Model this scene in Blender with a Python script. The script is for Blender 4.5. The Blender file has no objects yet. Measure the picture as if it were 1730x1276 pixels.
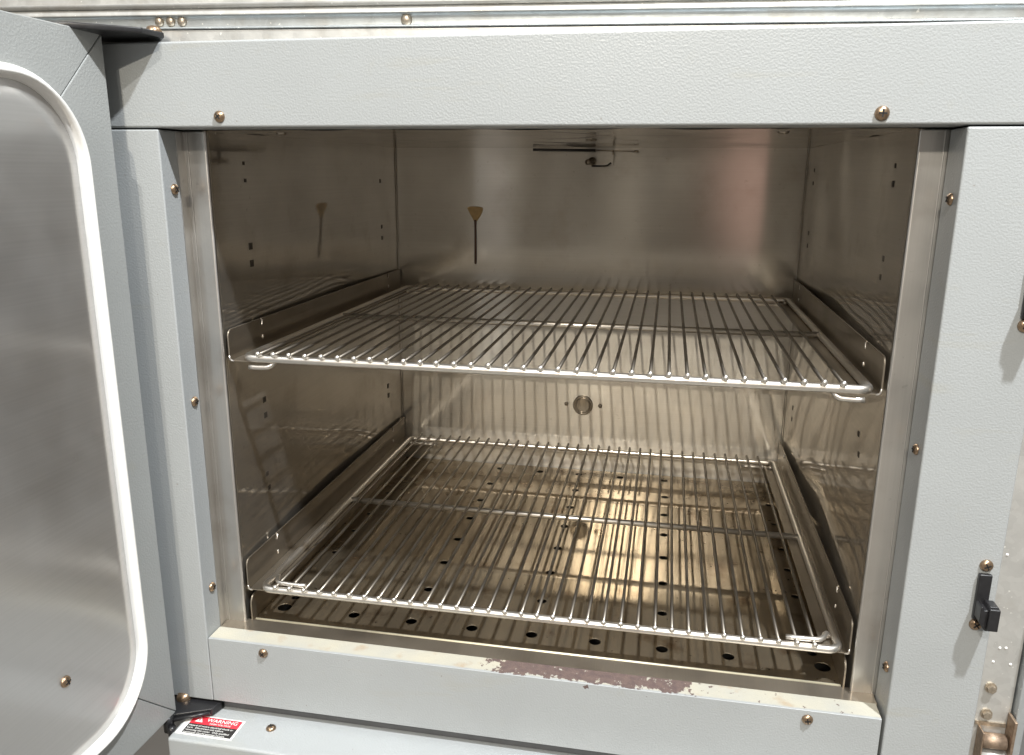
import bpy, bmesh, math, random
from mathutils import Vector, Matrix, noise
random.seed(7)
S = bpy.context.scene
COL = S.collection
PI = math.pi

# ------------------------------------------------------------------ camera
def make_camera():
    rx, ry, rz = CAM_ROT
    Rz = Matrix.Rotation(rz, 3, 'Z'); Rx = Matrix.Rotation(rx, 3, 'X'); Ry = Matrix.Rotation(ry, 3, 'Y')
    M = Rz @ Rx @ Ry
    r, f, u = M.col[0], M.col[1], M.col[2]
    cd = bpy.data.cameras.new('camera'); co = bpy.data.objects.new('camera', cd); COL.objects.link(co)
    m = Matrix((( r.x, u.x, -f.x, CAM_LOC[0]), (r.y, u.y, -f.y, CAM_LOC[1]), (r.z, u.z, -f.z, CAM_LOC[2]), (0, 0, 0, 1)))
    co.matrix_world = m
    cd.sensor_fit = 'HORIZONTAL'; cd.sensor_width = 36; cd.lens = 1364.73 / 1730 * 36
    cd.clip_start = 0.01; cd.clip_end = 60
    S.camera = co
CAM_LOC = (0.1144, -0.7002, 0.4892)
CAM_ROT = (-0.2490, -0.0064, 0.1873)
make_camera()

# ------------------------------------------------------------------ surroundings light (procedural room environment)
world = bpy.data.worlds.new('World'); S.world = world; world.use_nodes = True
def build_world():
    nt = world.node_tree; nt.nodes.clear(); N = nt.nodes.new; L = nt.links.new
    out = N('ShaderNodeOutputWorld'); bg = N('ShaderNodeBackground'); L(bg.outputs[0], out.inputs[0])
    tc = N('ShaderNodeTexCoord'); sep = N('ShaderNodeSeparateXYZ'); L(tc.outputs['Generated'], sep.inputs[0])
    ramp = N('ShaderNodeValToRGB'); mr = N('ShaderNodeMapRange')
    mr.inputs[1].default_value = -1; mr.inputs[2].default_value = 1
    L(sep.outputs[2], mr.inputs[0]); L(mr.outputs[0], ramp.inputs[0])
    e = ramp.color_ramp.elements
    e[0].position = 0.0; e[0].color = (.10, .088, .075, 1)
    e[1].position = 1.0; e[1].color = (.95, .97, 1.0, 1)
    for p, c in ((.44, (.31, .285, .25)), (.52, (.54, .50, .445)), (.60, (.46, .44, .41)), (.75, (.66, .67, .68))):
        k = e.new(p); k.color = c + (1,)
    col = ramp.outputs[0]
    def patch(dx, dz, rx, rz, color, soft=.5):
        nonlocal col
        # ellipse round a direction towards -Y (behind the viewer)
        a = N('ShaderNodeMath'); a.operation = 'SUBTRACT'; L(sep.outputs[0], a.inputs[0]); a.inputs[1].default_value = dx
        a2 = N('ShaderNodeMath'); a2.operation = 'DIVIDE'; L(a.outputs[0], a2.inputs[0]); a2.inputs[1].default_value = rx
        b = N('ShaderNodeMath'); b.operation = 'SUBTRACT'; L(sep.outputs[2], b.inputs[0]); b.inputs[1].default_value = dz
        b2 = N('ShaderNodeMath'); b2.operation = 'DIVIDE'; L(b.outputs[0], b2.inputs[0]); b2.inputs[1].default_value = rz
        cx = N('ShaderNodeCombineXYZ'); L(a2.outputs[0], cx.inputs[0]); L(b2.outputs[0], cx.inputs[1])
        ln = N('ShaderNodeVectorMath'); ln.operation = 'LENGTH'; L(cx.outputs[0], ln.inputs[0])
        m = N('ShaderNodeMapRange'); m.inputs[1].default_value = 1 - soft; m.inputs[2].default_value = 1 + soft
        m.inputs[3].default_value = 1; m.inputs[4].default_value = 0; L(ln.outputs['Value'], m.inputs[0])
        lt = N('ShaderNodeMath'); lt.operation = 'LESS_THAN'; L(sep.outputs[1], lt.inputs[0]); lt.inputs[1].default_value = 0
        mu = N('ShaderNodeMath'); mu.operation = 'MULTIPLY'; L(m.outputs[0], mu.inputs[0]); L(lt.outputs[0], mu.inputs[1])
        mx = N('ShaderNodeMix'); mx.data_type = 'RGBA'; L(mu.outputs[0], mx.inputs[0]); L(col, mx.inputs[6]); mx.inputs[7].default_value = color + (1,)
        col = mx.outputs[2]
    patch(.080, -.02, .036, .075, (2.1, 1.32, 1.12), .50)      # a face behind the camera, mirrored in the steel
    patch(.02, -.10, .05, .16, (.06, .05, .045), .6)  # from here, light and dark bands added to streak the back wall
    patch(-.20, .10, .012, .16, (1.9, 1.75, 1.5), .5)
    patch(-.10, .06, .03, .10, (.09, .08, .065), .6)
    patch(.01, .12, .014, .12, (1.3, 1.2, 1.0), .6)
    patch(-.32, .10, .05, .14, (.10, .085, .07), .6)
    patch(.13, .15, .012, .2, (.80, .74, .64), .8)
    patch(-.05, .02, .012, .3, (.80, .72, .60), .8)
    patch(-.16, -.02, .02, .3, (.10, .08, .06), .8)
    patch(.20, .05, .03, .2, (.46, .42, .36), .6)
    # added: glow towards +X for the door panel, bright bands overhead for wire highlights
    mr = N('ShaderNodeMapRange'); mr.interpolation_type = 'SMOOTHSTEP'; mr.inputs[1].default_value = .25; mr.inputs[2].default_value = .7; L(sep.outputs[0], mr.inputs[0])
    mx = N('ShaderNodeMix'); mx.data_type = 'RGBA'; L(mr.outputs[0], mx.inputs[0]); L(col, mx.inputs[6]); mx.inputs[7].default_value = (.72, .70, .68, 1); col = mx.outputs[2]
    patch(-.06, .46, .14, .030, (8., 7.6, 7.), .3)
    patch(.05, .88, .50, .035, (7., 7., 7.), .3)
    patch(-.05, .72, .40, .022, (5., 5., 5.), .3)
    L(col, bg.inputs[0]); bg.inputs[1].default_value = 0.49
build_world()

# ------------------------------------------------------------------ lamps of the hall
def lamp(name, pos, target, power, size, color):
    ld = bpy.data.lights.new(name, 'AREA'); ld.shape = 'DISK'; ld.size = size; ld.energy = power; ld.color = color
    lo = bpy.data.objects.new(name, ld); COL.objects.link(lo); lo.location = pos
    lo.rotation_euler = (Vector(target) - Vector(pos)).to_track_quat('-Z', 'Y').to_euler()
TGT = Vector((0, 0, .3))
def lamp_dir(name, d, dist, irr, size, color):
    d = Vector(d).normalized(); pos = TGT - d * dist
    lamp(name, pos, TGT, irr * PI * PI * dist * dist, size, color)   # irr: radiance-like level on a facing surface
lamp_dir('lamp_near', (-.86, .8, -2.10), 2.40, 1.85, .085, (.96, .985, 1))
lamp_dir('lamp_middle', (.14, 1, -.86), 4.2, .38, .06, (1, .95, .88))
lamp_dir('lamp_far', (.045, 1, -.535), 5.2, .43, .06, (1, .90, .74))
lamp_dir('lamp_side', (-.09, 1, -.57), 5.4, .10, .08, (1, .92, .80))

S.view_settings.view_transform = 'Standard'; S.view_settings.look = 'None'
S.view_settings.exposure = 0; S.view_settings.gamma = 1; S.view_settings.use_curve_mapping = False
S.render.engine = 'CYCLES'
S.cycles.use_denoising = True
S.cycles.max_bounces = 12; S.cycles.glossy_bounces = 8; S.cycles.diffuse_bounces = 5
S.cycles.sample_clamp_indirect = 6; S.cycles.blur_glossy = .3
S.cycles.caustics_reflective = True

# ------------------------------------------------------------------ materials
def nodes(name):
    m = bpy.data.materials.new(name); m.use_nodes = True
    nt = m.node_tree; b = nt.nodes['Principled BSDF']
    return m, nt, b
def tex_obj(nt, scale=(1, 1, 1)):
    tc = nt.nodes.new('ShaderNodeTexCoord'); mp = nt.nodes.new('ShaderNodeMapping')
    mp.inputs['Scale'].default_value = scale
    nt.links.new(tc.outputs['Object'], mp.inputs[0]); return mp.outputs[0]
def noise_n(nt, vec, scale, detail=3, rough=.5):
    n = nt.nodes.new('ShaderNodeTexNoise'); n.inputs['Scale'].default_value = scale
    n.inputs['Detail'].default_value = detail; n.inputs['Roughness'].default_value = rough
    nt.links.new(vec, n.inputs['Vector']); return n.outputs['Fac']
def rng(nt, v, a, b, c=0., d=1.):
    m = nt.nodes.new('ShaderNodeMapRange'); nt.links.new(v, m.inputs[0])
    for i, x in enumerate((a, b, c, d)): m.inputs[i + 1].default_value = x
    return m.outputs[0]
def mixc(nt, f, a, b):
    m = nt.nodes.new('ShaderNodeMix'); m.data_type = 'RGBA'
    if isinstance(f, float): m.inputs[0].default_value = f
    else: nt.links.new(f, m.inputs[0])
    for i, x in ((6, a), (7, b)):
        if isinstance(x, tuple): m.inputs[i].default_value = x + (1,)
        else: nt.links.new(x, m.inputs[i])
    return m.outputs[2]
def math_n(nt, op, a, b=None):
    m = nt.nodes.new('ShaderNodeMath'); m.operation = op
    for i, x in enumerate((a, b)):
        if x is None: continue
        if isinstance(x, (int, float)): m.inputs[i].default_value = x
        else: nt.links.new(x, m.inputs[i])
    return m.outputs[0]
def bump(nt, b, h, strength, dist):
    n = nt.nodes.new('ShaderNodeBump'); n.inputs['Strength'].default_value = strength; n.inputs['Distance'].default_value = dist
    nt.links.new(h, n.inputs['Height']); nt.links.new(n.outputs[0], b.inputs['Normal']); return n

def mat_paint(name, base=(.338, .356, .362), chips=False, grain=560, bstr=.15):
    m, nt, b = nodes(name); v = tex_obj(nt)
    big = noise_n(nt, v, 9, 4); sm = noise_n(nt, v, 60, 3)
    c = mixc(nt, rng(nt, big, .35, .7), base, tuple(x * .93 for x in base))
    c = mixc(nt, rng(nt, sm, .62, .80, 0, .35), c, tuple(x * k for x, k in zip(base, (.97, .93, .84))))
    grime = noise_n(nt, tex_obj(nt, (5, 5, 40)), 1, 5, .6)
    c = mixc(nt, rng(nt, grime, .60, .78, 0, .55), c, tuple(x * k for x, k in zip(base, (.95, .88, .72))))
    speck = noise_n(nt, v, 230, 1)
    c = mixc(nt, rng(nt, speck, .765, .80, 0, .45), c, (.16, .13, .10))
    rough = rng(nt, big, .3, .7, .28, .42)
    h = noise_n(nt, v, grain, 1.5, .45)
    h = rng(nt, h, .30, .70)
    if chips:
        sep = nt.nodes.new('ShaderNodeSeparateXYZ'); nt.links.new(v, sep.inputs[0])
        X, Y, Z = sep.outputs
        # top face turned to a patchy yellow-beige
        yl = rng(nt, Y, .0015, .004)
        st = math_n(nt, 'MULTIPLY', yl, rng(nt, noise_n(nt, v, 22, 3), .2, .75, .35, 1))
        c = mixc(nt, st, c, (.45, .425, .34))
        st2 = math_n(nt, 'MULTIPLY', yl, rng(nt, noise_n(nt, v, 34, 3), .58, .72, 0, .8))
        c = mixc(nt, st2, c, (.36, .27, .18))
        # bare patch: centre of the ledge, ragged edge
        wob = rng(nt, noise_n(nt, v, 70, 6, .65), .25, .75, -.034, .034)
        wob2 = rng(nt, noise_n(nt, v, 85, 5, .7), .25, .75, -.013, .013)
        dx = math_n(nt, 'ABSOLUTE', math_n(nt, 'SUBTRACT', X, .060))
        ex = math_n(nt, 'ADD', math_n(nt, 'SUBTRACT', .098, dx), wob)
        ey = math_n(nt, 'ADD', math_n(nt, 'SUBTRACT', Y, .0030), wob2)
        # droplets over the front edge
        mk = math_n(nt, 'MINIMUM', ex, math_n(nt, 'MULTIPLY', ey, 3.))
        mask = rng(nt, mk, -.0004, .0010)
        onfront = rng(nt, Y, .0002, .0012)
        drop = rng(nt, math_n(nt, 'ADD', math_n(nt, 'ADD', Z, .0085), rng(nt, noise_n(nt, v, 95, 2), .50, .85, -.024, .016)), .0015, .0022)
        drop = math_n(nt, 'MULTIPLY', drop, rng(nt, ex, .015, .02))
        mask = math_n(nt, 'MAXIMUM', math_n(nt, 'MULTIPLY', mask, onfront), math_n(nt, 'MULTIPLY', drop, math_n(nt, 'SUBTRACT', 1., onfront)))
        isl = rng(nt, noise_n(nt, v, 75, 5, .7), .62, .635)
        mask = math_n(nt, 'MULTIPLY', mask, math_n(nt, 'SUBTRACT', 1., isl))
        tail = math_n(nt, 'MULTIPLY', rng(nt, noise_n(nt, v, 120, 4, .7), .63, .67), rng(nt, X, .10, .20))
        isl = rng(nt, noise_n(nt, v, 75, 5, .7), .62, .635)
        mask = math_n(nt, 'MULTIPLY', mask, math_n(nt, 'SUBTRACT', 1., isl))
        tail = math_n(nt, 'MULTIPLY', tail, onfront)
        mask = math_n(nt, 'MAXIMUM', mask, tail)
        prim = mixc(nt, rng(nt, noise_n(nt, v, 150, 4), .35, .7), (.100, .070, .066), (.14, .098, .085))
        c = mixc(nt, mask, c, prim)
        h = math_n(nt, 'SUBTRACT', h, math_n(nt, 'MULTIPLY', mask, 2.2))
        r2 = nt.nodes.new('ShaderNodeMix'); nt.links.new(mask, r2.inputs[0]); nt.links.new(rough, r2.inputs[2]); r2.inputs[3].default_value = .75
        rough = r2.outputs[0]
    nt.links.new(c, b.inputs['Base Color']); nt.links.new(rough, b.inputs['Roughness'])
    bump(nt, b, h, bstr, .0009)
    return m

def mat_steel(name, c1=(.60, .545, .465), c2=(.50, .45, .375), rough=.30, aniso=.65, smear=0., grain=(6, 6, 900), gstr=.05,
              scratches=False, mix_sharp=.35, sharp=.10, aniso2=None, smudge=.5, stain=0., rot=.25):
    """brushed stainless: a broad brushed lobe and a sharper one, faint grain, smudges"""
    m, nt, b = nodes(name); v = tex_obj(nt)
    big = noise_n(nt, v, 7, 4); g = noise_n(nt, tex_obj(nt, grain), 1, 2)
    c = mixc(nt, rng(nt, big, .3, .72), c1, c2)
    c = mixc(nt, rng(nt, g, .3, .7, 0, .22), c, tuple(x * .72 for x in c1))
    if stain:
        sn = noise_n(nt, tex_obj(nt, (1, 1, 1)), 16, 5, .62)
        c = mixc(nt, rng(nt, sn, .56, .70, 0, stain), c, (.20, .12, .06))
        sn2 = noise_n(nt, v, 130, 3)
        c = mixc(nt, rng(nt, sn2, .70, .74, 0, stain), c, (.06, .045, .03))
    if scratches:
        s = noise_n(nt, tex_obj(nt, (13, 34, 60)), 1, 5, .7)
        c = mixc(nt, rng(nt, s, .53, .64, 0, .92), c, (.05, .04, .03))
    tan = nt.nodes.new('ShaderNodeTangent'); tan.direction_type = 'UV_MAP'
    def lobe(node, r, an=aniso):
        nt.links.new(c, node.inputs['Base Color']); node.inputs['Metallic'].default_value = 1
        nt.links.new(rng(nt, noise_n(nt, v, 14, 4), .3, .75, r * .85, r * (1 + smudge * .5)), node.inputs['Roughness'])
        node.inputs['Anisotropic'].default_value = an
        node.inputs['Anisotropic Rotation'].default_value = rot
        nt.links.new(tan.outputs[0], node.inputs['Tangent'])
    lobe(b, rough)
    bn = bump(nt, b, g, gstr, .0004)
    out = nt.nodes['Material Output']
    if mix_sharp > 0:
        p2 = nt.nodes.new('ShaderNodeBsdfPrincipled'); lobe(p2, sharp, aniso if aniso2 is None else aniso2)
        nt.links.new(bn.outputs[0], p2.inputs['Normal'])
        ms = nt.nodes.new('ShaderNodeMixShader'); ms.inputs[0].default_value = mix_sharp
        nt.links.new(b.outputs[0], ms.inputs[1]); nt.links.new(p2.outputs[0], ms.inputs[2]); nt.links.new(ms.outputs[0], out.inputs[0])
    return m
def mat_plain(name, col, rough=.5, metal=0., var=.15, scale=80, bstr=0., spec=.5):
    m, nt, b = nodes(name); v = tex_obj(nt)
    c = mixc(nt, rng(nt, noise_n(nt, v, scale, 4), .3, .7), col, tuple(x * (1 - var) for x in col))
    nt.links.new(c, b.inputs['Base Color']); b.inputs['Roughness'].default_value = rough; b.inputs['Metallic'].default_value = metal
    b.inputs['Specular IOR Level'].default_value = spec
    if bstr: bump(nt, b, noise_n(nt, v, scale * 4, 3), bstr, .0005)
    return m
def mat_galv(name, base=(.60, .60, .58)):
    m, nt, b = nodes(name); v = tex_obj(nt)
    vo = nt.nodes.new('ShaderNodeTexVoronoi'); vo.inputs['Scale'].default_value = 150; nt.links.new(v, vo.inputs['Vector'])
    sp = nt.nodes.new('ShaderNodeSeparateColor'); nt.links.new(vo.outputs['Color'], sp.inputs[0])
    c = mixc(nt, rng(nt, sp.outputs[0], 0, 1, 0, .35), base, tuple(x * .72 for x in base))
    c = mixc(nt, rng(nt, noise_n(nt, v, 28, 5, .6), .52, .75, 0, .45), c, (.38, .35, .30))
    c = mixc(nt, rng(nt, noise_n(nt, v, 240, 2), .70, .74, 0, .8), c, (.9, .9, .86))
    nt.links.new(c, b.inputs['Base Color']); b.inputs['Metallic'].default_value = .62
    nt.links.new(rng(nt, noise_n(nt, v, 40, 4), .3, .7, .34, .52), b.inputs['Roughness'])
    bump(nt, b, noise_n(nt, v, 200, 3), .25, .0006)
    return m

M = {
    'paint': mat_paint('grey_textured_paint'),
    'paint_sill': mat_paint('grey_paint_chipped', chips=True),
    'paint_door': mat_paint('grey_door_paint', base=(.315, .325, .318), grain=480, bstr=.18),
    'steel_wall': mat_steel('brushed_steel_wall', c1=(.655, .62, .565), c2=(.58, .545, .49), rough=.58, aniso=.25, mix_sharp=.62, sharp=.05, grain=(5, 5, 700), gstr=.015, smudge=.2, stain=.16),
    'steel_back': mat_steel('brushed_steel_back', c1=(.72, .69, .635), c2=(.64, .61, .555), rough=.56, aniso=.86, aniso2=.45, mix_sharp=.50, sharp=.12, smudge=.2, stain=.12, grain=(5, 5, 700)),
    'steel_ceiling': mat_steel('brushed_steel_top', c1=(.66, .61, .54), c2=(.56, .51, .44), rough=.4, aniso=.2, mix_sharp=.80, sharp=.06, smudge=.2, grain=(4, 500, 4), gstr=.02, scratches=True),
    'steel_tray': mat_steel('stained_steel_tray', c1=(.52, .445, .335), c2=(.35, .285, .20), rough=.70, aniso=.0, mix_sharp=.68, sharp=.06, smudge=.2,
                            grain=(900, 5, 5), stain=.75),
    'steel_frame': mat_steel('brushed_steel_frame', c1=(.66, .645, .62), c2=(.58, .565, .54), rough=.40, aniso=.5, mix_sharp=.25, sharp=.16, grain=(700, 700, 6), stain=.14),
    'steel_support': mat_steel('brushed_steel_support', c1=(.45, .40, .335), c2=(.35, .31, .25), rough=.52, aniso=.3, mix_sharp=.4, sharp=.14, grain=(700, 5, 700)),
    'steel_door': mat_steel('brushed_steel_door', c1=(.68, .67, .66), c2=(.63, .62, .61), rough=.62, aniso=.2, mix_sharp=.30, sharp=.20, grain=(5, 5, 600), gstr=.02, smudge=.1),
    'wire': mat_steel('nickel_wire', c1=(.31, .28, .24), c2=(.19, .168, .14), rough=.5, aniso=0., mix_sharp=.3, sharp=.18, grain=(300, 300, 300)),
    'wire_bright': mat_steel('bright_wire', c1=(.86, .83, .78), c2=(.76, .72, .66), rough=.42, aniso=0., mix_sharp=.35, sharp=.14, grain=(200, 200, 200)),
    'edge_bright': mat_steel('lit_edge_steel', c1=(.90, .86, .70), c2=(.80, .74, .56), rough=.62, aniso=0., mix_sharp=.1, sharp=.3, grain=(200, 20, 20)),  # lit line of the tray hem put into a pale yellow colour
    'screw': mat_plain('bronzed_screw', (.42, .30, .20), .32, .9, .35, 500),
    'screw_steel': mat_plain('dull_screw', (.40, .35, .29), .3, 1., .3, 500),
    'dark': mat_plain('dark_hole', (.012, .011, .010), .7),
    'slot_dark': mat_plain('dark_slot', (.030, .024, .018), .55),
    'black': mat_plain('black_enamel', (.018, .018, .020), .33, 0, .3, 200, .1),
    'gap_grey': mat_plain('dark_grey_strip', (.085, .087, .092), .5),
    'rubber': mat_plain('white_silicone', (.80, .79, .76), .30, 0, .05, 60, .02),
    'galv': mat_galv('galvanised_steel'),
    'galv_blue': mat_galv('galvanised_channel', (.50, .535, .55)),
    'rust': mat_plain('rusty_brown_steel', (.40, .30, .22), .5, .75, .4, 300, .3),
    'bolt': mat_plain('zinc_bolt', (.52, .45, .36), .38, .8, .3, 400, .2),
    'cabinet': mat_plain('cabinet_sheet', (.30, .30, .29), .5, 0, .1, 20),
    'tan': mat_plain('amber_resin', (.46, .32, .145), .5, 0, .25, 120),
    'brown': mat_plain('dark_brown_drip', (.060, .022, .012), .35, 0, .3, 200),
    'white': mat_plain('label_white', (.82, .82, .80), .4, 0, .03, 100),
    'red': mat_plain('label_red', (.74, .035, .055), .4, 0, .06, 100),
    'label_black': mat_plain('label_black', (.022, .020, .020), .4, 0, .1, 100),
    'concrete': mat_plain('concrete_floor', (.22, .205, .185), .6, 0, .3, 3, .1),
    'dark_grey': mat_plain('dark_grey_sheet', (.17, .175, .175), .5, .2, .2, 20),
}

# ------------------------------------------------------------------ mesh helpers
def uv_planar(bm):
    uv = bm.loops.layers.uv.verify()
    for f in bm.faces:
        n = f.normal; a = max(range(3), key=lambda i: abs(n[i]))
        for l in f.loops:
            c = l.vert.co
            l[uv].uv = (c.y, c.z) if a == 0 else (c.x, c.z) if a == 1 else (c.x, c.y)
def link(name, bm, mat, parent=None, smooth=False, loc=None, bevel=0., segs=2, angle=35):
    bmesh.ops.recalc_face_normals(bm, faces=bm.faces[:]) if not getattr(link, 'keep', False) else None
    bm.normal_update(); uv_planar(bm)
    me = bpy.data.meshes.new(name); bm.to_mesh(me); bm.free()
    if not isinstance(mat, (list, tuple)): mat = [mat]
    for x in mat: me.materials.append(M[x])
    if smooth:
        for p in me.polygons: p.use_smooth = True
    o = bpy.data.objects.new(name, me); COL.objects.link(o)
    if loc is not None: o.location = loc
    if bevel:
        md = o.modifiers.new('bevel', 'BEVEL'); md.width = bevel; md.segments = segs; md.limit_method = 'ANGLE'; md.angle_limit = math.radians(angle)
        for p in me.polygons: p.use_smooth = True
        wn = o.modifiers.new('normals', 'WEIGHTED_NORMAL'); wn.keep_sharp = True
    if parent is not None: o.parent = parent
    return o
def empty(name, loc=(0, 0, 0)):
    o = bpy.data.objects.new(name, None); COL.objects.link(o); o.location = loc; o.empty_display_size = .05; return o
def tag(o, label=None, cat=None, group=None, kind=None):
    for k, v in (('label', label), ('category', cat), ('group', group), ('kind', kind)):
        if v: o[k] = v
    return o
def box(bm, x0, x1, y0, y1, z0, z1):
    vs = [bm.verts.new(p) for p in ((x0, y0, z0), (x1, y0, z0), (x1, y1, z0), (x0, y1, z0), (x0, y0, z1), (x1, y0, z1), (x1, y1, z1), (x0, y1, z1))]
    for f in ((0, 3, 2, 1), (4, 5, 6, 7), (0, 1, 5, 4), (1, 2, 6, 5), (2, 3, 7, 6), (3, 0, 4, 7)): bm.faces.new([vs[i] for i in f])
    return vs
def BM(): return bmesh.new()
def boxm(*a):
    bm = BM(); box(bm, *a); return bm
def prism(bm, pts, axis, a, b):
    """polygon in the two other axes, extruded along axis from a to b"""
    def P(p, t):
        return (t, p[0], p[1]) if axis == 0 else (p[0], t, p[1]) if axis == 1 else (p[0], p[1], t)
    A = [bm.verts.new(P(p, a)) for p in pts]; B = [bm.verts.new(P(p, b)) for p in pts]
    n = len(pts); bm.faces.new(A); bm.faces.new(B[::-1])
    for i in range(n): bm.faces.new((A[i], B[i], B[(i + 1) % n], A[(i + 1) % n]))
def tube(bm, path, r, seg=10, closed=False, cap=True):
    path = [Vector(p) for p in path]; n = len(path); rings = []
    up = None
    for i, p in enumerate(path):
        if closed: t = (path[(i + 1) % n] - path[i - 1]).normalized()
        else: t = (path[min(i + 1, n - 1)] - path[max(i - 1, 0)]).normalized()
        if up is None:
            up = t.orthogonal().normalized()
        up = (up - t * up.dot(t)).normalized(); bi = t.cross(up)
        rings.append([bm.verts.new(p + (up * math.cos(2 * PI * k / seg) + bi * math.sin(2 * PI * k / seg)) * r) for k in range(seg)])
    for i in range(n if closed else n - 1):
        A, B = rings[i], rings[(i + 1) % n]
        for k in range(seg): bm.faces.new((A[k], A[(k + 1) % seg], B[(k + 1) % seg], B[k]))
    if cap and not closed:
        bm.faces.new(rings[0][::-1]); bm.faces.new(rings[-1])
def lathe(bm, prof, seg=20, mat=None):
    """prof: list of (r, h); axis is local -Y (h grows toward the viewer)"""
    rings = []
    for r, h in prof:
        if r < 1e-6: rings.append([bm.verts.new((0, -h, 0))])
        else: rings.append([bm.verts.new((r * math.cos(2 * PI * k / seg), -h, r * math.sin(2 * PI * k / seg))) for k in range(seg)])
    for A, B in zip(rings, rings[1:]):
        for k in range(seg):
            k2 = (k + 1) % seg
            if len(A) == 1 and len(B) == 1: continue
            if len(A) == 1: bm.faces.new((A[0], B[k], B[k2]))
            elif len(B) == 1: bm.faces.new((A[k], A[k2], B[0]))
            else: bm.faces.new((A[k], A[k2], B[k2], B[k]))
def arc(cx, cy, r, a0, a1, n):
    return [(cx + r * math.cos(math.radians(a0 + (a1 - a0) * i / n)), cy + r * math.sin(math.radians(a0 + (a1 - a0) * i / n))) for i in range(n + 1)]
def child(bm, name, mat, parent, **k): return link(name, bm, mat, parent, **k)

# screws: dome head with a cross recess, one mesh shared by all
def screw_mesh():
    bm = BM(); R_ = .0052
    lathe(bm, [(R_, 0), (R_, .0006), (R_ * .93, .0016), (R_ * .74, .0026), (R_ * .45, .0032), (0, .0034)], 24)
    n0 = len(bm.faces)
    for a in (PI / 5, PI / 5 + PI / 2):
        vs = box(bm, -.0028, .0028, -.0037, -.0020, -.0006, .0006)
        bmesh.ops.rotate(bm, verts=vs, cent=(0, 0, 0), matrix=Matrix.Rotation(a, 3, 'Y'))
    bm.faces.ensure_lookup_table()
    bmesh.ops.recalc_face_normals(bm, faces=bm.faces[:])
    for i, f in enumerate(bm.faces): f.material_index = 1 if i >= n0 else 0; f.smooth = i < n0
    uv_planar(bm)
    me = bpy.data.meshes.new('screw'); bm.to_mesh(me); bm.free()
    me.materials.append(M['screw']); me.materials.append(M['dark']); return me
SCREW = screw_mesh()
def screw(parent, loc, facing, scale=1., spin=0., label=None):
    """facing: direction the head looks to"""
    o = bpy.data.objects.new('screw', SCREW); COL.objects.link(o)
    q = Vector(facing).to_track_quat('-Y', 'Z') if False else Vector((0, -1, 0)).rotation_difference(Vector(facing))
    o.rotation_euler = (q @ Matrix.Rotation(spin, 3, 'Y').to_quaternion()).to_euler()
    o.location = loc; o.scale = (scale,) * 3; o.parent = parent
    if label: o['label'] = label
    return o

# ------------------------------------------------------------------ dimensions (metres)
XL, XR, YB = -.3282, .3126, .6033       # chamber side walls and back wall
ZC = .5262                              # chamber ceiling
OL, OR = -.3510, .3355                  # opening between the painted stiles
YF = .0412                              # steel front frame plane
ZF = -.0030                             # tray surface

floor = link('floor', boxm(-8, 8, -8, 8, -1.02, -.95), 'concrete'); tag(floor, kind='structure')

# ------------------------------------------------------------------ the oven
oven = empty('laboratory_oven', (0, .3, -.5))
tag(oven, 'grey painted laboratory oven with its door open and a stainless steel chamber', 'oven')
class Off:  # children are built in world coordinates, then shifted under the empty
    pass
OFF = Vector((0, .3, -.5))
def part(bm, name, mat, parent=None, **k):
    o = link(name, bm, mat, None, **k)
    if parent is None:
        o.parent = oven; o.location = Vector(o.location) - OFF
    else:
        o.parent = parent; o.matrix_parent_inverse = Matrix.Identity(4)
        # parent's own world offset
        p = parent; loc = Vector(o.location)
        o.location = loc - world_off(parent)
    return o
def world_off(o):
    v = Vector(o.location)
    while o.parent is not None:
        o = o.parent; v += Vector(o.location)
    return v
def pscrew(parent, loc, facing, scale=1., spin=0., label=None):
    o = screw(None, loc, facing, scale, spin, label); o.parent = parent; o.location = Vector(loc) - world_off(parent); return o

# header: folded sheet
hp = [(0, .6005), (0, .5275), (.003, .5265), (YF - .0015, .5265), (YF - .0015, .6005)]
bm = BM(); prism(bm, [(.0, .6003), (.0, .5266), (.0395, .5266), (.0395, .6003)], 0, -.425, .4105)
header = part(bm, 'header_panel', 'paint', bevel=.0022, segs=3)
pscrew(header, (-.2880, -.0002, .5360), (0, -1, 0), 1.0, .3)
pscrew(header, (.2726, -.0002, .5352), (0, -1, 0), 1.08, 1.0)

# stiles
bm = boxm(-.425, OL, 0, .0275, -.0775, .5252); st = part(bm, 'stile', 'paint', bevel=.0016, segs=3)
for z, sp in ((.4713, .2), (.2607, .8), (.0522, .5)): pscrew(st, (OL + .0002, .0168, z), (1, 0, 0), 1.0, sp)
bm = boxm(OR, .4105, 0, .0400, -.42, .5252); st2 = part(bm, 'stile', 'paint', bevel=.0018, segs=3)
for z, sp in ((.4702, .2), (.2590, .9), (.0457, 1.4)): pscrew(st2, (OR - .0002, .0155, z), (-1, 0, 0), .95, sp)

# sill with chipped ledge
bm = BM(); prism(bm, [(0, 0), (0, -.0765), (.0235, -.0765), (.0240, -.0005), (.0240, 0)], 0, OL + .0008, OR - .0030)
sill = part(bm, 'sill_panel', 'paint_sill', bevel=.0018, segs=3)
pscrew(sill, (-.2864, -.0002, -.0098), (0, -1, 0), 1.0, .1)
pscrew(sill, (.2673, -.0002, -.0093), (0, -1, 0), 1.0, .75)

# steel strip of the frame along the sill and its corner blocks
bm = boxm(OL, OR - .001, .0244, .0475, -.0300, -.0012); part(bm, 'frame_strip', 'steel_support', bevel=.0008)
# return strip between the left stile and the front frame
bm = boxm(-.3560, OL - .0002, .0277, YF + .001, -.004, .5252); part(bm, 'return_strip', 'steel_frame', bevel=.0006)

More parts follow.
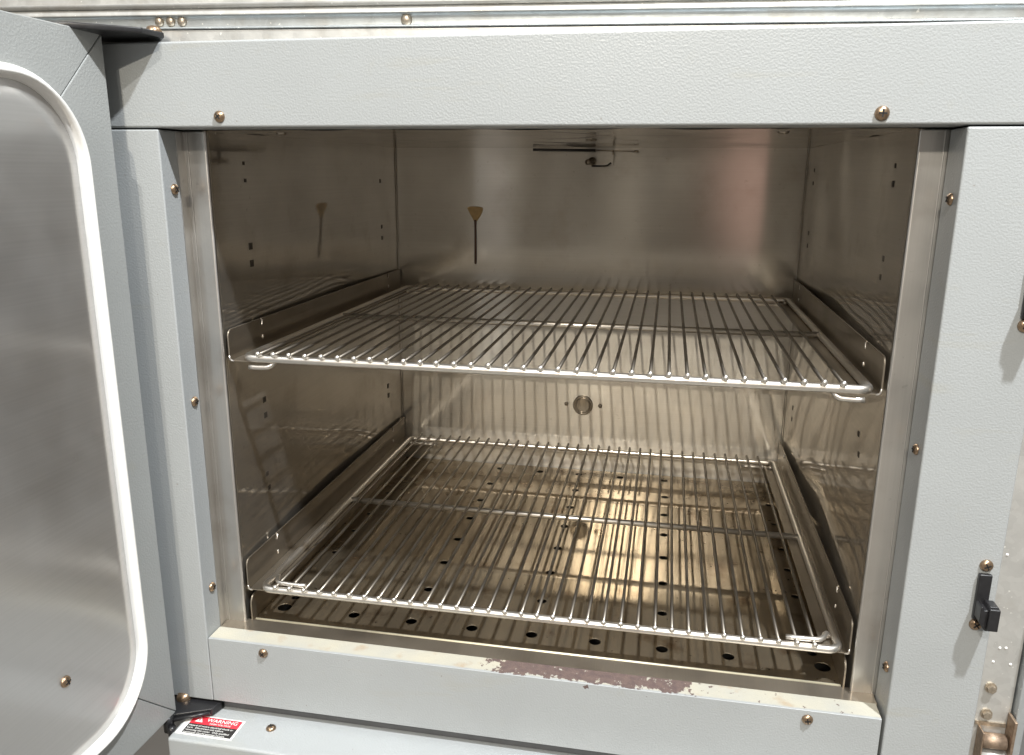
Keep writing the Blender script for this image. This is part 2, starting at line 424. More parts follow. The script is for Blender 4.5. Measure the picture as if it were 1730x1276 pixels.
# side walls: front strip, rounded bend, wall with bulges behind the shelf supports
def bow(side, y, z):
    t = (y - .06) / (.60 - .06)
    if t <= 0 or t >= 1: return 0.
    s = math.sin(PI * t) ** 1.2
    A = .0046 if side > 0 else .0036
    b = A * s * (math.exp(-((z - .315) / .045) ** 2) + 1.35 * math.exp(-((z - .055) / .055) ** 2))
    b += .0010 * s * math.sin(9 * y + 13 * z) + .0006 * s * math.sin(23 * y - 7 * z + 1)
    return b
def side_wall(side):
    X = XR if side > 0 else XL; O = OR if side > 0 else OL
    a, b = sorted((O + side * .004, X)); 
    bm = boxm(a, b, YF, YF + .0060, -.0048, ZC); part(bm, 'jamb_strip', 'steel_frame', bevel=.0022, segs=3)
    a, b = sorted((O - side * .0022, O - side * .0036))
    bm = boxm(a, b, YF - .0009, YF - .0002, -.0040, ZC - .001); part(bm, 'jamb_rib', 'steel_frame', bevel=.0003)
    r = .0040; X = X + side * .0003; prof = [(X, YF + r)]
    ny = 60
    ys = [YF + r + (YB - YF - r) * i / ny for i in range(1, ny + 1)]
    bm = BM(); zs = [-.034 + (ZC + .034) * i / 66 for i in range(67)]
    rows = []
    for z in zs:
        row = [bm.verts.new((x, y, z)) for x, y in prof]
        row += [bm.verts.new((X + side * bow(side, y, z), y, z)) for y in ys]
        rows.append(row)
    for A, B in zip(rows, rows[1:]):
        for i in range(len(A) - 1): bm.faces.new((A[i], A[i + 1], B[i + 1], B[i]))
    bm.normal_update()
    for f in bm.faces:
        pass
    return part(bm, 'side_wall', 'steel_wall', smooth=True)
walls = {s: side_wall(s) for s in (-1, 1)}

# back wall with a soft bend into the ceiling
bm = BM(); prof = [(YB, -.034), (YB, .06), (YB, .2), (YB, .35), (YB, ZC + .002)]
N_ = 40; rows = []
for y, z in prof:
    rows.append([bm.verts.new((XL - .004 + (XR - XL + .008) * i / N_, y, z)) for i in range(N_ + 1)])
for A, B in zip(rows, rows[1:]):
    for i in range(N_): bm.faces.new((A[i], A[i + 1], B[i + 1], B[i]))
part(bm, 'back_wall', 'steel_back', smooth=True)
bm = BM(); vs = []
NX, NY = 40, 30
g = [[bm.verts.new((XL - .004 + (XR - XL + .008) * i / NX, YF + (YB - YF) * j / NY,
      ZC + .0016 * noise.noise(Vector((i * .33, j * .3, 2.))) * min(1, (NY - j) / 3))) for i in range(NX + 1)] for j in range(NY + 1)]
for j in range(NY):
    for i in range(NX): bm.faces.new((g[j][i], g[j][i + 1], g[j + 1][i + 1], g[j + 1][i]))
part(bm, 'chamber_top', 'steel_ceiling', smooth=True)
bm = boxm(XL - .004, XR + .004, .056, YB, -.040, -.0335); part(bm, 'chamber_bottom', 'dark')  # shade under the tray put into a near-black colour, so holes read black
# corner seams
for X, s in ((XL, 1), (XR, -1)):
    bm = BM(); tube(bm, [(X + s * .0012, YB - .0012, -.03), (X + s * .0012, YB - .0012, ZC)], .0006, 6)
    part(bm, 'corner_seam', 'steel_frame', smooth=True)

# outer cabinet sheets
bm = BM()
box(bm, -.425, -.400, .0300, .80, -.42, .5995); box(bm, .3905, .4100, .0402, .80, -.42, .5995)
box(bm, -.3998, .3903, .0402, .80, .560, .5995); box(bm, -.3998, .3903, .775, .80, -.42, .5598); box(bm, -.3998, .3903, .06, .774, -.42, -.40)
part(bm, 'cabinet_shell', 'cabinet')

# punched slots in the side walls
SL = [(.1133, .4098, 1), (.1132, .3913, 1), (.1111, .4965, .5), (.1122, .4789, .5), (.5265, .4746, .8), (.5277, .4049, .8), (.5287, .3874, .8),
      (.1189, .2359, .9), (.1191, .2175, .9), (.5337, .1444, 1), (.5351, .1278, 1), (.1134, .1481, .7), (.1166, .1299, .7)]
SRR = [(.1067, .4809, .8), (.1061, .4970, .6), (.5354, .4942, .7), (.5349, .4764, .7), (.5349, .4069, .8), (.5348, .3892, .8), (.1088, .4132, .7),
       (.1116, .3957, .7), (.5288, .1473, .8), (.5298, .1293, .8), (.1244, .2365, .7), (.1149, .2178, .7)]
slot_me = None
for side, X, lst in ((-1, XL, SL), (1, XR, SRR)):
    for y, z, k in lst:
        if slot_me is None:
            bm = BM(); box(bm, -.0003, .0003, -.0036, .0036, -.0036, .0036)
            bmesh.ops.recalc_face_normals(bm, faces=bm.faces[:]); uv_planar(bm)
            slot_me = bpy.data.meshes.new('bracket_slot'); bm.to_mesh(slot_me); bm.free(); slot_me.materials.append(M['slot_dark'])
        o = bpy.data.objects.new('bracket_slot', slot_me); COL.objects.link(o); o.parent = walls[side]
        o.location = Vector((X + side * bow(side, y, z), y, z)) - world_off(walls[side]); o.scale = (1, k, k)

# vent port on the back wall
bm = BM(); lathe(bm, [(.0165, 0), (.0165, .0035), (.0155, .0050), (.0140, .0050), (.0132, .0034), (.0126, .0034), (.0122, .0058), (.0110, .0064), (.0106, .0046), (.0100, .0046), (.0060, .0040), (0, .0038)], 40)
vent = part(bm, 'vent_port', 'steel_support', smooth=True, loc=(-.0109, YB - .0004, .1112))
for dx in (-.0280, .0288):
    bm = BM(); lathe(bm, [(.0034, 0), (.0034, .0008), (.0026, .0020), (.0012, .0026), (0, .0027)], 16)
    part(bm, 'rivet', 'screw_steel', vent, smooth=True, loc=(-.0109 + dx, YB - .0004, .1112 - dx * .01))

# temperature probe under the ceiling
bm = boxm(-.0165, .0262, .5955, .5963, .4996, .5235); probe = part(bm, 'probe_bracket', 'steel_back', bevel=.0006)
def probe_bit(bm, name, mat, smooth=True): return part(bm, name, mat, probe, smooth=smooth)
bm = BM(); tube(bm, [(-.0955, .570, .5228), (-.09, .570, .5226), (0, .570, .5218)], .0021, 10); probe_bit(bm, 'probe_tip', 'black')
bm = BM(); tube(bm, [(0, .570, .5218), (.030, .570, .5212), (.0640, .570, .5206)], .0007, 8)
tube(bm, [(.058, .570, .52065), (.0645, .570, .5206)], .0016, 8); tube(bm, [(.0265, .570, .5216), (.0265, .570, .5150)], .0012, 8); probe_bit(bm, 'capillary', 'screw_steel')
bm = BM(); tube(bm, [(-.0060, .5855, .5062), (-.0064, .580, .5058)], .0062, 14); tube(bm, [(-.0064, .580, .5058), (-.0105, .560, .5045)], .0042, 12); probe_bit(bm, 'clamp_bolt', 'screw_steel')
bm = BM(); tube(bm, [(-.0065, .584, .4990), (.014, .584, .4990), (.0180, .584, .5000), (.0230, .584, .5040)], .0014, 8); probe_bit(bm, 'bracket_lip', 'black')
for X, Y in ((-.262, .055), (.2085, .055)):
    bm = BM(); lathe(bm, [(.0050, 0), (.0050, .0012), (.0036, .0022), (.0020, .0022), (0, .0010)], 18)
    o = part(bm, 'top_screw', 'screw_steel', smooth=True, loc=(X, Y + .012, ZC - .0010)); o.rotation_euler = (PI / 2, 0, 0)

# dried resin drip on the back wall
pts = [(-.2085, .4322), (-.2062, .4338), (-.2010, .4346), (-.1950, .4348), (-.1885, .4345), (-.1835, .4335), (-.1820, .4310), (-.1835, .4255), (-.1870, .4190), (-.1905, .4140),
       (-.1925, .4110), (-.1972, .4110), (-.1990, .4150), (-.2025, .4210), (-.2060, .4275)]
bm = BM(); prism(bm, pts, 1, YB - .0016, YB - .0001); drip = part(bm, 'resin_drip', 'tan', bevel=.0005)
pts = [(-.1970, .4135), (-.1928, .4135), (-.1932, .4000), (-.1930, .3700), (-.1928, .3450), (-.1935, .3422), (-.1950, .3415), (-.1966, .3425), (-.1970, .3450), (-.1966, .3700), (-.1966, .4000)]
bm = BM(); prism(bm, pts, 1, YB - .0019, YB - .0002); part(bm, 'drip_tail', 'brown', drip, bevel=.0005)

# control panel under the sill
PX0, PX1 = -.3765, .3290
bm = BM(); prism(bm, [(-.0500, -.0905), (.0280, -.0900), (.0280, -.42), (-.0560, -.42)], 0, PX0, PX1)
panel = part(bm, 'control_panel', 'paint', bevel=.0030, segs=3)
bm = boxm(-.3440, OR - .004, .0088, .0120, -.0898, -.0768); part(bm, 'gap_strip', 'gap_grey')  # dark grey strip set back in the gap under the sill
o = pscrew(panel, (-.2756, -.0153, -.0900), (0, 0, 1), 1.0, .4)

# ------------------------------------------------------------------ warning label
def text_mesh(body, size, loc, align='LEFT', xs=1.0, rise=0., depth=.00004):
    cu = bpy.data.curves.new('lettering', 'FONT'); cu.body = body; cu.size = size; cu.align_x = align; cu.extrude = depth
    cu.resolution_u = 2
    o = bpy.data.objects.new('lettering', cu); COL.objects.link(o)
    dg = bpy.context.evaluated_depsgraph_get(); me = bpy.data.meshes.new_from_object(o.evaluated_get(dg))
    bpy.data.objects.remove(o); 
    for v in me.vertices: v.co = Vector((v.co.x * xs + loc[0], v.co.y + loc[1], v.co.z + loc[2]))
    return me
def join_meshes(name, ms, mat):
    bm = BM()
    for m in ms: bm.from_mesh(m); bpy.data.meshes.remove(m)
    return bm
LZ = -.0898
LX0, LX1, LY0, LY1 = -.3725, -.3078, -.0415, -.0105     # on the panel top, text reads from the front
bm = boxm(LX0, LX1, LY0, LY1, LZ - .0005, LZ); label = part(bm, 'warning_label', 'white')
bx0, bx1, by0, by1 = LX0 + .0062, LX1 - .0022, LY0 + .0022, LY1 - .0016
ym = by1 - .0120
bm = boxm(bx0, bx1, ym, by1, LZ, LZ + .00015); part(bm, 'red_banner', 'red', label)
bm = boxm(bx0, bx1, by0, ym, LZ, LZ + .00015); part(bm, 'text_block', 'label_black', label)
ts = [text_mesh('WARNING', .0072, (bx0 + .0350, ym + .0052, LZ + .0003), 'CENTER', 1.02),
      text_mesh('HIGH VOLTAGE', .0034, (bx0 + .0350, ym + .0012, LZ + .0003), 'CENTER', 1.0)]
for i, t in enumerate(('Hazard of severe electrical shock or', 'burn.  Disconnect unit before', 'removing this cover.  Only qualified', 'personnel should attempt service.')):
    ts.append(text_mesh(t, .0034, (bx0 + .0016, ym - .0040 - i * .0036, LZ + .0003), 'LEFT', 1.03))
tri = BM(); prism(tri, [(bx0 + .0045, ym + .0030), (bx0 + .0135, ym + .0030), (bx0 + .0090, ym + .0105)], 2, LZ + .0002, LZ + .0004)
m_ = bpy.data.meshes.new('t'); tri.to_mesh(m_); tri.free(); ts.append(m_)
part(join_meshes('lettering', ts, 'white'), 'lettering', 'white', label)
bm = BM(); prism(bm, [(bx0 + .0083, ym + .0052), (bx0 + .0094, ym + .0052), (bx0 + .0097, ym + .0086), (bx0 + .0082, ym + .0086)], 2, LZ + .00045, LZ + .0006)
prism(bm, [(bx0 + .0083, ym + .0038), (bx0 + .0095, ym + .0038), (bx0 + .0095, ym + .0046), (bx0 + .0083, ym + .0046)], 2, LZ + .00045, LZ + .0006)
part(bm, 'warning_symbol', 'red', label)

# ------------------------------------------------------------------ door, swung open to the left
DW, DZ0, DZ1, DT = .735, -.0812, .6050, .052
DANG = math.radians(-92.0)
def door_build():
    d = bpy.data.objects.new('door', None)
    # local frame: x along the door width (towards the viewer), y = out of the inner face, z up
    bm = BM(); w = .062; g = .0003
    H0, H1 = DZ0, DZ1
    def quad(pts):
        A = [bm.verts.new((x, 0, z)) for x, z in pts]; B = [bm.verts.new((x, -DT, z)) for x, z in pts]
        bm.faces.new(A); bm.faces.new(B[::-1])
        for i in range(4): bm.faces.new((A[i], B[i], B[(i + 1) % 4], A[(i + 1) % 4]))
    quad([(0, H0 + g), (0, H1 - g), (w, H1 - w - g), (w, H0 + w + g)])
    quad([(DW, H0 + g), (DW, H1 - g), (DW - w, H1 - w - g), (DW - w, H0 + w + g)])
    quad([(g, H1), (DW - g, H1), (DW - w - g, H1 - w), (w + g, H1 - w)])
    quad([(g, H0), (DW - g, H0), (DW - w - g, H0 + w), (w + g, H0 + w)])
    box(bm, w, DW - w, -DT + .001, -.030, H0 + w, H1 - w)
    dr = link('door', bm, 'paint_door', None, bevel=.0012, segs=2)
    def rrect(ins, R_, n=10):
        x0, x1, z0, z1 = ins, DW - ins, H0 + ins + .003, H1 - ins
        p = []
        for cx, cz, a in ((x1 - R_, z1 - R_, 0), (x0 + R_, z1 - R_, 90), (x0 + R_, z0 + R_, 180), (x1 - R_, z0 + R_, 270)):
            p += arc(cx, cz, R_, a, a + 90, n)
        return p
    # gasket: swept two-lobe profile
    path = rrect(.0428, .071, 14); n = len(path)
    prof = [(.0072, 0), (.0076, .0022), (.0066, .0042), (.0046, .0050), (.0036, .0049), (.0030, .0060), (.0016, .0086), (-.0010, .0098), (-.0036, .0092), (-.0054, .0070), (-.0062, .0040), (-.0078, .0030), (-.0090, .0012), (-.0092, 0)]
    bm = BM(); rings = []
    for i, (x, z) in enumerate(path):
        x2, z2 = path[(i + 1) % n]; x0, z0 = path[i - 1]
        t = Vector((x2 - x0, 0, z2 - z0)).normalized(); nn = Vector((t.z, 0, -t.x))
        c = Vector((DW / 2, 0, (H0 + H1) / 2)); 
        if nn.dot(Vector((x, 0, z)) - c) < 0: nn = -nn
        rings.append([bm.verts.new(Vector((x, 0, z)) + nn * a + Vector((0, h, 0))) for a, h in [(a_ * .66, h_) for a_, h_ in prof]])
    for i in range(n):
        A, B = rings[i], rings[(i + 1) % n]
        for k in range(len(prof) - 1): bm.faces.new((A[k], A[k + 1], B[k + 1], B[k]))
    gk = link('gasket', bm, 'rubber', dr, smooth=True)
    # inner steel pan: plate with a soft raised rim
    bm = BM(); outer = rrect(.0530, .061, 10)
    layers = [(0, .0004), (.0055, .0016), (.009, .0038), (.016, .0046)]
    cx, cz = DW / 2, (H0 + H1) / 2; rings = []
    for ins, h in layers:
        rr = rrect(.0485 + ins, .0655 - ins * .6, 10)
        rings.append([bm.verts.new((x, h, z)) for x, z in rr])
    for A, B in zip(rings, rings[1:]):
        m = len(A)
        for k in range(m): bm.faces.new((A[k], A[(k + 1) % m], B[(k + 1) % m], B[k]))
    bm.faces.new(rings[-1])
    pn = link('inner_panel', bm, 'steel_door', dr)
    for p in pn.data.polygons: p.use_smooth = True
    return dr
door = door_build()
def door_mat():
    u = Vector((math.cos(DANG), math.sin(DANG), 0)); n = Vector((0, 0, 1)).cross(u)
    if n.x < 0: n = -n
    return Matrix(((u.x, n.x, 0, -.3832 - OFF.x), (u.y, n.y, 0, -.020 - OFF.y), (0, 0, 1, -OFF.z), (0, 0, 0, 1)))
dm = door_mat()
if dm.to_3x3().determinant() < 0:
    pass
DETNEG = dm.to_3x3().determinant() < 0
door.parent = oven
if DETNEG:      # keep a proper rotation: flip local y in the meshes instead of the matrix
    for o in [door] + list(door.children):
        for v in o.data.vertices: v.co.y = -v.co.y
        o.data.flip_normals()
    for i in range(3): dm[i][1] = -dm[i][1]
door.matrix_basis = dm
fy = -1 if DETNEG else 1
o = screw(door, (.1440, fy * .0046, .0543), (0, fy, 0), 1.0, .6)
door['label'] = 'open grey door seen from its inner side'

# hinges
def hinge(z0, z1, pts, pin):
    bm = BM(); prism(bm, pts, 2, z0, z1); h = part(bm, 'hinge', 'black', bevel=.0012)
    return h
h1 = hinge(.6035, .6085, [(-.425, .020), (-.352, .020), (-.338, .004), (-.341, -.024), (-.385, -.058), (-.425, -.064)], None)
bm = BM(); lathe(bm, [(.0070, 0), (.0070, .002), (.005, .005), (0, .0062)], 18)
o = part(bm, 'hinge_bolt', 'screw', h1, smooth=True, loc=(-.3480, .004, .6085)); o.rotation_euler = (-PI / 2, 0, 0)
h2 = hinge(-.0890, -.0800, [(-.4200, .012), (-.3480, .012), (-.3430, .004), (-.3470, -.010), (-.3900, -.030), (-.4200, -.036)], None)
bm = BM(); tube(bm, [(-.3480, -.012, -.0840), (-.3600, -.0185, -.0840), (-.3820, -.0290, -.0850)], .0022, 8); part(bm, 'hinge_wire', 'black', h2, smooth=True)
bm = BM(); tube(bm, [(-.3870, -.0300, -.0980), (-.3870, -.0300, -.0800)], .0055, 12); tube(bm, [(-.378, -.0380, -.0960), (-.378, -.0380, -.0860)], .0040, 10); part(bm, 'hinge_pin', 'black', h2, smooth=True)
bm = BM(); lathe(bm, [(.0085, 0), (.0085, .004), (.006, .008), (0, .0092)], 18)
o = part(bm, 'hinge_bolt', 'screw', h2, smooth=True, loc=(-.3875, .002, -.0815)); o.rotation_euler = (-PI / 2, 0, 0)

# door catches on the right stile
def catch(z):
    bm = BM(); box(bm, .3930, .4035, -.0048, 0, z - .020, z + .0230); c = part(bm, 'door_catch', 'black', bevel=.0012)
    bm = BM(); prism(bm, [(.3932, z - .0150), (.3985, z - .0235), (.4075, z - .0225), (.4078, z - .0015), (.4065, z), (.4000, z), (.3985, z - .0040), (.3960, z - .0042), (.3948, z - .0010), (.3932, z - .0015)], 1, -.0172, -.0046)
    box(bm, .3990, .4076, -.0205, -.0170, z - .0215, z - .0012)
    part(bm, 'latch_nose', 'black', c, bevel=.0012)
    pscrew(c, (.3985, -.0002, z + .0300), (0, -1, 0), 1.05, .5)
    pscrew(c, (.3975, -.0002, z - .0265), (0, -1, 0), 1.05, .2)
catch(.1335); catch(.3995)

# ------------------------------------------------------------------ perforated base tray (lifts out)
tray = empty('perforated_tray', (0, .32, ZF)); tag(tray, 'stained perforated steel base tray on the chamber floor below both racks', 'tray')
holes = []
for i, x in enumerate((-.301, -.2158, -.1476, -.0773, -.0099, .0596, .131, .1997, .294)):
    holes.append((x, .0807, .0082 if i in (0, 8) else .0064))
for x in (-.149, -.0098, .1305):
    for y in (.154, .2255, .2955, .3665, .4355, .505): holes.append((x, y, .0056))
for x in (-.1467, -.078, -.0119, .0572, .1293): holes.append((x, .576, .0056))
for y in (.104, .2247, .293, .353, .435, .505): holes.append((-.2985, y, .0050)); holes.append((.2875, y, .0050))
TX0, TX1, TY0, TY1 = -.3222, .3066, .0500, .5990
def plate_with_holes():
    cu = bpy.data.curves.new('plate', 'CURVE'); cu.dimensions = '2D'; cu.fill_mode = 'BOTH'; cu.extrude = .0006
    def spl(pts):
        s = cu.splines.new('POLY'); s.points.add(len(pts) - 1)
        for p, (x, y) in zip(s.points, pts): p.co = (x, y, 0, 1)
        s.use_cyclic_u = True
    spl([(TX0, TY0), (TX1, TY0), (TX1, TY1), (TX0, TY1)])
    for x, y, r in holes: spl([(x + r * math.cos(2 * PI * k / 24), y + r * math.sin(2 * PI * k / 24)) for k in range(24)])
    o = bpy.data.objects.new('plate', cu); COL.objects.link(o)
    dg = bpy.context.evaluated_depsgraph_get(); me = bpy.data.meshes.new_from_object(o.evaluated_get(dg)); bpy.data.objects.remove(o)
    bm = BM(); bm.from_mesh(me); bmesh.ops.remove_doubles(bm, verts=bm.verts, dist=1e-6); return bm
def tpart(bm, name, mat, root, **k):
    o = link(name, bm, mat, None, **k); o.parent = root; o.location = Vector(o.location) - world_off(root); return o
bm = plate_with_holes(); bmesh.ops.translate(bm, verts=bm.verts, vec=(0, 0, ZF - .0006)); pl = tpart(bm, 'base_plate', 'steel_tray', tray)
bm = BM(); tube(bm, [(TX0 + .002, TY0 - .0008, ZF + .0012), (TX1 - .001, TY0 - .0008, ZF + .0012)], .0014, 10); tpart(bm, 'front_hem', 'edge_bright', tray, smooth=True)
def side_outline(y0, y1, z0, z1, r, notch=None):
    p = [(y0, z0)] + [(a, b) for a, b in arc(y0 + r, z1 - r, r, 180, 90, 6)]
    if notch:
        for yn in notch:
            p += [(yn - .0016, z1), (yn - .0016, z1 - .0055), (yn - .0005, z1 - .0075), (yn + .0014, z1 - .0060), (yn + .0016, z1 - .001), (yn + .0022, z1)]
    p += [(y1, z1), (y1, z0)]
    return p
for X, s in ((TX0, 1), (TX1, -1)):
    bm = BM(); prism(bm, side_outline(TY0 - .004, TY1, ZF + .0002, .0275, .010), 0, X - s * .0002, X - s * .0017); tpart(bm, 'side_flange', 'steel_support', tray)

# ------------------------------------------------------------------ shelf supports
def support(side, zb, zt, label):
    X = XL if side < 0 else XR; s = -side
    root = empty('shelf_support', (X + s * .0035, .32, zb)); tag(root, label, 'shelf support', 'steel angle supports hooked to the side walls')
    x0, x1 = X + s * .0030, X + s * .0044
    bm = BM(); prism(bm, side_outline(.0455, .5990, zb + .0010, zt, .0075, (.1150, .5350)), 0, min(x0, x1), max(x0, x1)); tpart(bm, 'upright_flange', 'steel_support', root)
    a, b = X + s * .0046, X + s * .0282
    bm = boxm(min(a, b), max(a, b), .0475, .5980, zb, zb + .0012); tpart(bm, 'shelf_ledge', 'steel_support', root)
    bm = BM(); tube(bm, [(x0 + s * .0008, .0455, zb + .0062), (x0 + s * .0010, .0457, zb + .0030), (x0 + s * .0022, .0462, zb + .0010), (x0 + s * .0050, .0468, zb + .0004)], .0009, 8); tpart(bm, 'bent_edge', 'wire_bright', root, smooth=True)
    for y in (.1150, .5350):
        bm = BM(); bmesh.ops.create_uvsphere(bm, u_segments=10, v_segments=8, radius=.0017)
        bmesh.ops.scale(bm, verts=bm.verts, vec=(.7, .7, 1.5)); bmesh.ops.translate(bm, verts=bm.verts, vec=(x1 + s * .0002, y + .0016, zb + .0125))
        tpart(bm, 'hook_tab', 'wire_bright', root, smooth=True)
        bm = BM(); tube(bm, [(x1 + s * .0003, y + .0026, zt - .0012), (x1 + s * .0003, y + .0022, zt - .0056), (x1 + s * .0003, y + .0006, zt - .0074)], .0007, 6)
        tpart(bm, 'notch_lip', 'wire_bright', root, smooth=True)
UZ, LZB = .2974, .0353
support(-1, UZ, .3305, 'steel angle support on the left wall under the upper wire rack')
support(1, UZ, .3330, 'steel angle support on the right wall under the upper wire rack')
support(-1, LZB, .0720, 'steel angle support on the left wall under the lower wire rack')
support(1, LZB, .0715, 'steel angle support on the right wall under the lower wire rack')

# ------------------------------------------------------------------ wire racks
RX0, RX1, RY0, RY1 = -.3062, .2992, .0432, .5770
RP, RW = .0041, .00172
def make_rack():
    root = empty('wire_rack', (0, .31, 0))
    zc = .0012 + RP
    def loc(bm): bmesh.ops.translate(bm, verts=bm.verts, vec=(0, -.31, 0)); return bm
    p = []
    for cx, cy, a in ((RX1 - .011, RY1 - .011, 0), (RX0 + .011, RY1 - .011, 90), (RX0 + .011, RY0 + .011, 180), (RX1 - .011, RY0 + .011, 270)):
        p += [(x, y, zc) for x, y in arc(cx, cy, .011, a, a + 90, 7)]
    bm = BM(); tube(bm, p, RP, 14, closed=True); link('perimeter_frame', loc(bm), 'wire_bright', root, smooth=True)
    bm = BM(); tube(bm, [(RX0 + .002, .3000, zc), (RX1 - .002, .3000, zc)], RP * .92, 12); link('cross_bar', loc(bm), 'wire_bright', root, smooth=True)
    zr = zc + RP + RW * .55
    bm = BM(); path = [(0, .0388 + (.5870 - .0388) * k / 8, 0) for k in range(9)]
    tube(bm, path, RW, 10)
    # flattened bright cut end / weld bead at the front
    bmesh.ops.translate(bm, verts=bm.verts, vec=(0, -.31, 0))
    first = link('rod', bm, 'wire', root, smooth=True)
    bmb = BM(); bmesh.ops.create_uvsphere(bmb, u_segments=10, v_segments=7, radius=.0031)
    bmesh.ops.scale(bmb, verts=bmb.verts, vec=(.92, .8, 1.0)); bmesh.ops.translate(bmb, verts=bmb.verts, vec=(0, .0386 - .31, .0006))
    bead = link('rod_end', bmb, 'wire_bright', None, smooth=True); bead.parent = first
    for i in range(34):
        x = -.2886 + .0171 * i
        if i == 0: o, b = first, bead
        else:
            o = first.copy(); COL.objects.link(o); o.parent = root
            b = bead.copy(); COL.objects.link(b); b.parent = o
        o.location = (x + random.uniform(-.0004, .0004), 0, zr + random.uniform(-.0002, .0002)); o.rotation_euler = (0, 0, random.uniform(-.0012, .0012))
    return root, zc
def rack_stop(root, side, rear, up, zc):
    # bent retaining wire at a corner, welded under/over the frame
    x0 = RX0 if side < 0 else RX1; s = 1 if side < 0 else -1
    y = RY0 + .004 if not rear else RY1 - .012; dy = .0 
    z = zc + (.0065 if up else -.0095)
    if rear: y = RY1 - .008; z = zc + (-.006 if not up else .004)
    y2 = y + (.020 if not rear else -.012)
    pts = [(x0 + s * .006, y2, zc), (x0 + s * .010, y2 - (.004 if not rear else -.003), z), (x0 + s * .015, y + .002, z), (x0 + s * .024, y, z), (x0 + s * .050, y, z)] if up or rear else \
          [(x0 + s * .004, y - .003, z - .0002), (x0 + s * .020, y - .003, z), (x0 + s * .0265, y - .0025, z + .0008), (x0 + s * .0300, y, z + .0040), (x0 + s * .0305, y + .004, z + .0070)]
    bm = BM()
    # smooth the path a little
    P = [Vector(p) for p in pts]; Q = [P[0]]
    for i in range(len(P) - 1):
        Q.append(P[i].lerp(P[i + 1], .3)); Q.append(P[i].lerp(P[i + 1], .7))
    Q.append(P[-1]); tube(bm, Q, .0027, 10); bmesh.ops.translate(bm, verts=bm.verts, vec=(0, -.31, 0))
    link('rack_stop', bm, 'wire_bright', root, smooth=True)
def copy_tree(o, parent=None):
    c = o.copy(); COL.objects.link(c); c.parent = parent
    for ch in [x for x in bpy.data.objects if x.parent == o]: copy_tree(ch, c)
    return c
rack, zc = make_rack()
rack2 = copy_tree(rack)
rack.location = (0, .31, UZ); rack2.location = (0, .31, LZB)
for s in (-1, 1):
    rack_stop(rack, s, False, False, zc); rack_stop(rack2, s, False, True, zc)
    rack_stop(rack, s, True, False, zc); rack_stop(rack2, s, True, False, zc)
tag(rack, 'upper chrome wire rack halfway up the steel chamber', 'rack', 'chrome wire racks on the shelf supports')
tag(rack2, 'lower chrome wire rack just above the perforated base tray', 'rack', 'chrome wire racks on the shelf supports')

# ------------------------------------------------------------------ galvanised rail across the top
rail = empty('steel_rail', (-.11, .02, .6122)); tag(rail, 'galvanised steel channel rail running across the top above the header', 'rail')
def rp(bm, name, mat, **k):
    bmesh.ops.translate(bm, verts=bm.verts, vec=(.11, -.02, -.6122)); o = link(name, bm, mat, rail, **k); return o
bm = BM(); prism(bm, [(.0200, .5960), (.0200, .6092), (.0230, .6097), (.060, .6097), (.060, .5960)], 0, -.62, .62); rp(bm, 'lower_lip', 'galv', bevel=.0008)
bm = BM(); prism(bm, [(.0205, .6100), (.0185, .6106), (.0190, .6116), (.0240, .6126), (.0246, .6180), (.0235, .6205), (.0205, .6213), (.0600, .6213), (.0600, .6100)], 0, -.62, .62); rp(bm, 'channel', 'galv_blue', bevel=.0006)
bm = BM(); prism(bm, [(.0190, .6216), (.0200, .6250), (.0230, .6285), (.0240, .6600), (.0600, .6600), (.0600, .6216)], 0, -.62, .62); rp(bm, 'upper_ledge', 'galv', bevel=.0010)
bm = BM(); tube(bm, [(-.62, .0205, .6300), (.62, .0205, .6300)], .0022, 8); rp(bm, 'rolled_edge', 'galv', smooth=True)
for x in (-.3545, -.3430, -.3315):
    bm = BM(); lathe(bm, [(.0044, 0), (.0044, .003), (.003, .0045), (0, .0048)], 14); o = rp(bm, 'rail_pin', 'bolt', smooth=True); o.location = (x + .0 - (-.11) - .11, .0235 - .02 + .02, .6172); o.location = (x, .026 - .02, .6172 - .6122); o.location.x = x + .11; 
    for v in o.data.vertices: v.co += Vector((-.11, .02, .6122))
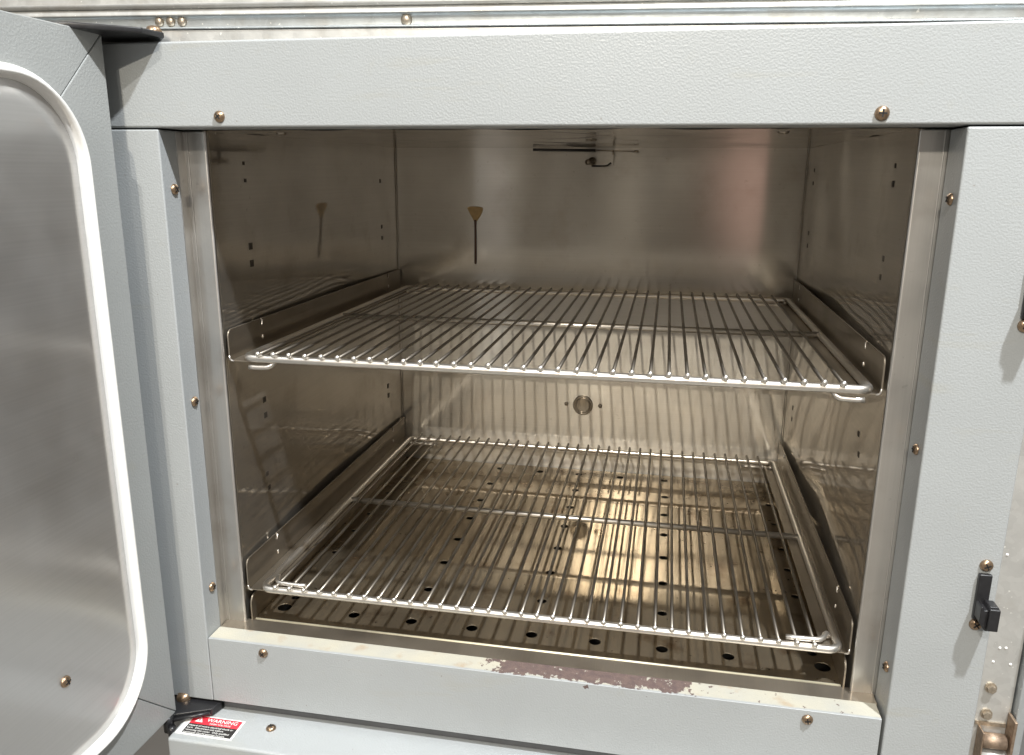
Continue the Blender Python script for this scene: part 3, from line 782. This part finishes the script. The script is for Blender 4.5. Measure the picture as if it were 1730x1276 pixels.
bm = BM(); lathe(bm, [(.0052, 0), (.0050, .003), (.003, .0046), (0, .005)], 14); o = rp(bm, 'rail_rivet', 'bolt', smooth=True)
for v in o.data.vertices: v.co += Vector((-.11, .02, .6122))
o.location = (-.1180 + .11, .006, .6165 - .6122)
rail.rotation_euler = (0, math.radians(.85), 0)

# ------------------------------------------------------------------ galvanised post at the right
post = empty('steel_post', (.43, .03, -.95)); tag(post, 'galvanised steel post with a rusty hinge beside the right stile', 'post')
bm = boxm(.4122, .4478, .0200, .0480, -.95, .5900); tpart(bm, 'post_web', 'galv', post, bevel=.001)
bm = boxm(.4490, .4575, .0120, .0480, -.95, .5900); tpart(bm, 'post_flange', 'galv_blue', post, bevel=.0012)
bm = boxm(.4590, .60, .0300, .0480, -.95, .5900); tpart(bm, 'side_sheet', 'dark_grey', post)
for x, z in ((.4268, .0336), (.4268, .0061)):
    bm = BM(); tube(bm, [(x, .0200, z), (x, .0184, z)], .0052, 18); tube(bm, [(x, .0184, z), (x, .0150, z)], .0038, 6); o = tpart(bm, 'bolt', 'bolt', post)
bm = BM(); tube(bm, [(.4232, .0120, -.0165), (.4430, .0120, -.0165)], .0072, 14); hb = tpart(bm, 'hinge_barrel', 'rust', post, smooth=True)
bm = BM(); tube(bm, [(.4232, .0120, -.0335), (.4452, .0120, -.0335)], .0078, 14); tpart(bm, 'hinge_barrel', 'galv', post, smooth=True)
bm = boxm(.4452, .4478, .0040, .0198, -.060, .010); tpart(bm, 'hinge_cheek', 'rust', post, bevel=.0006)
bm = boxm(.4215, .4232, .0060, .0198, -.045, -.006); tpart(bm, 'hinge_cheek', 'rust', post, bevel=.0006)
bm = boxm(.4185, .4445, .0186, .0198, -.0060, -.0020); tpart(bm, 'hinge_plate_edge', 'bolt', post)
for x, z in ((.4220, .1660), (.4290, .0745), (.4340, .0750), (.4255, .0600), (.4400, .0590)):
    bm = BM(); lathe(bm, [(.0012, 0), (.001, .0006), (0, .0009)], 8); tpart(bm, 'rivet', 'white', post, smooth=True, loc=(x, .0200, z))
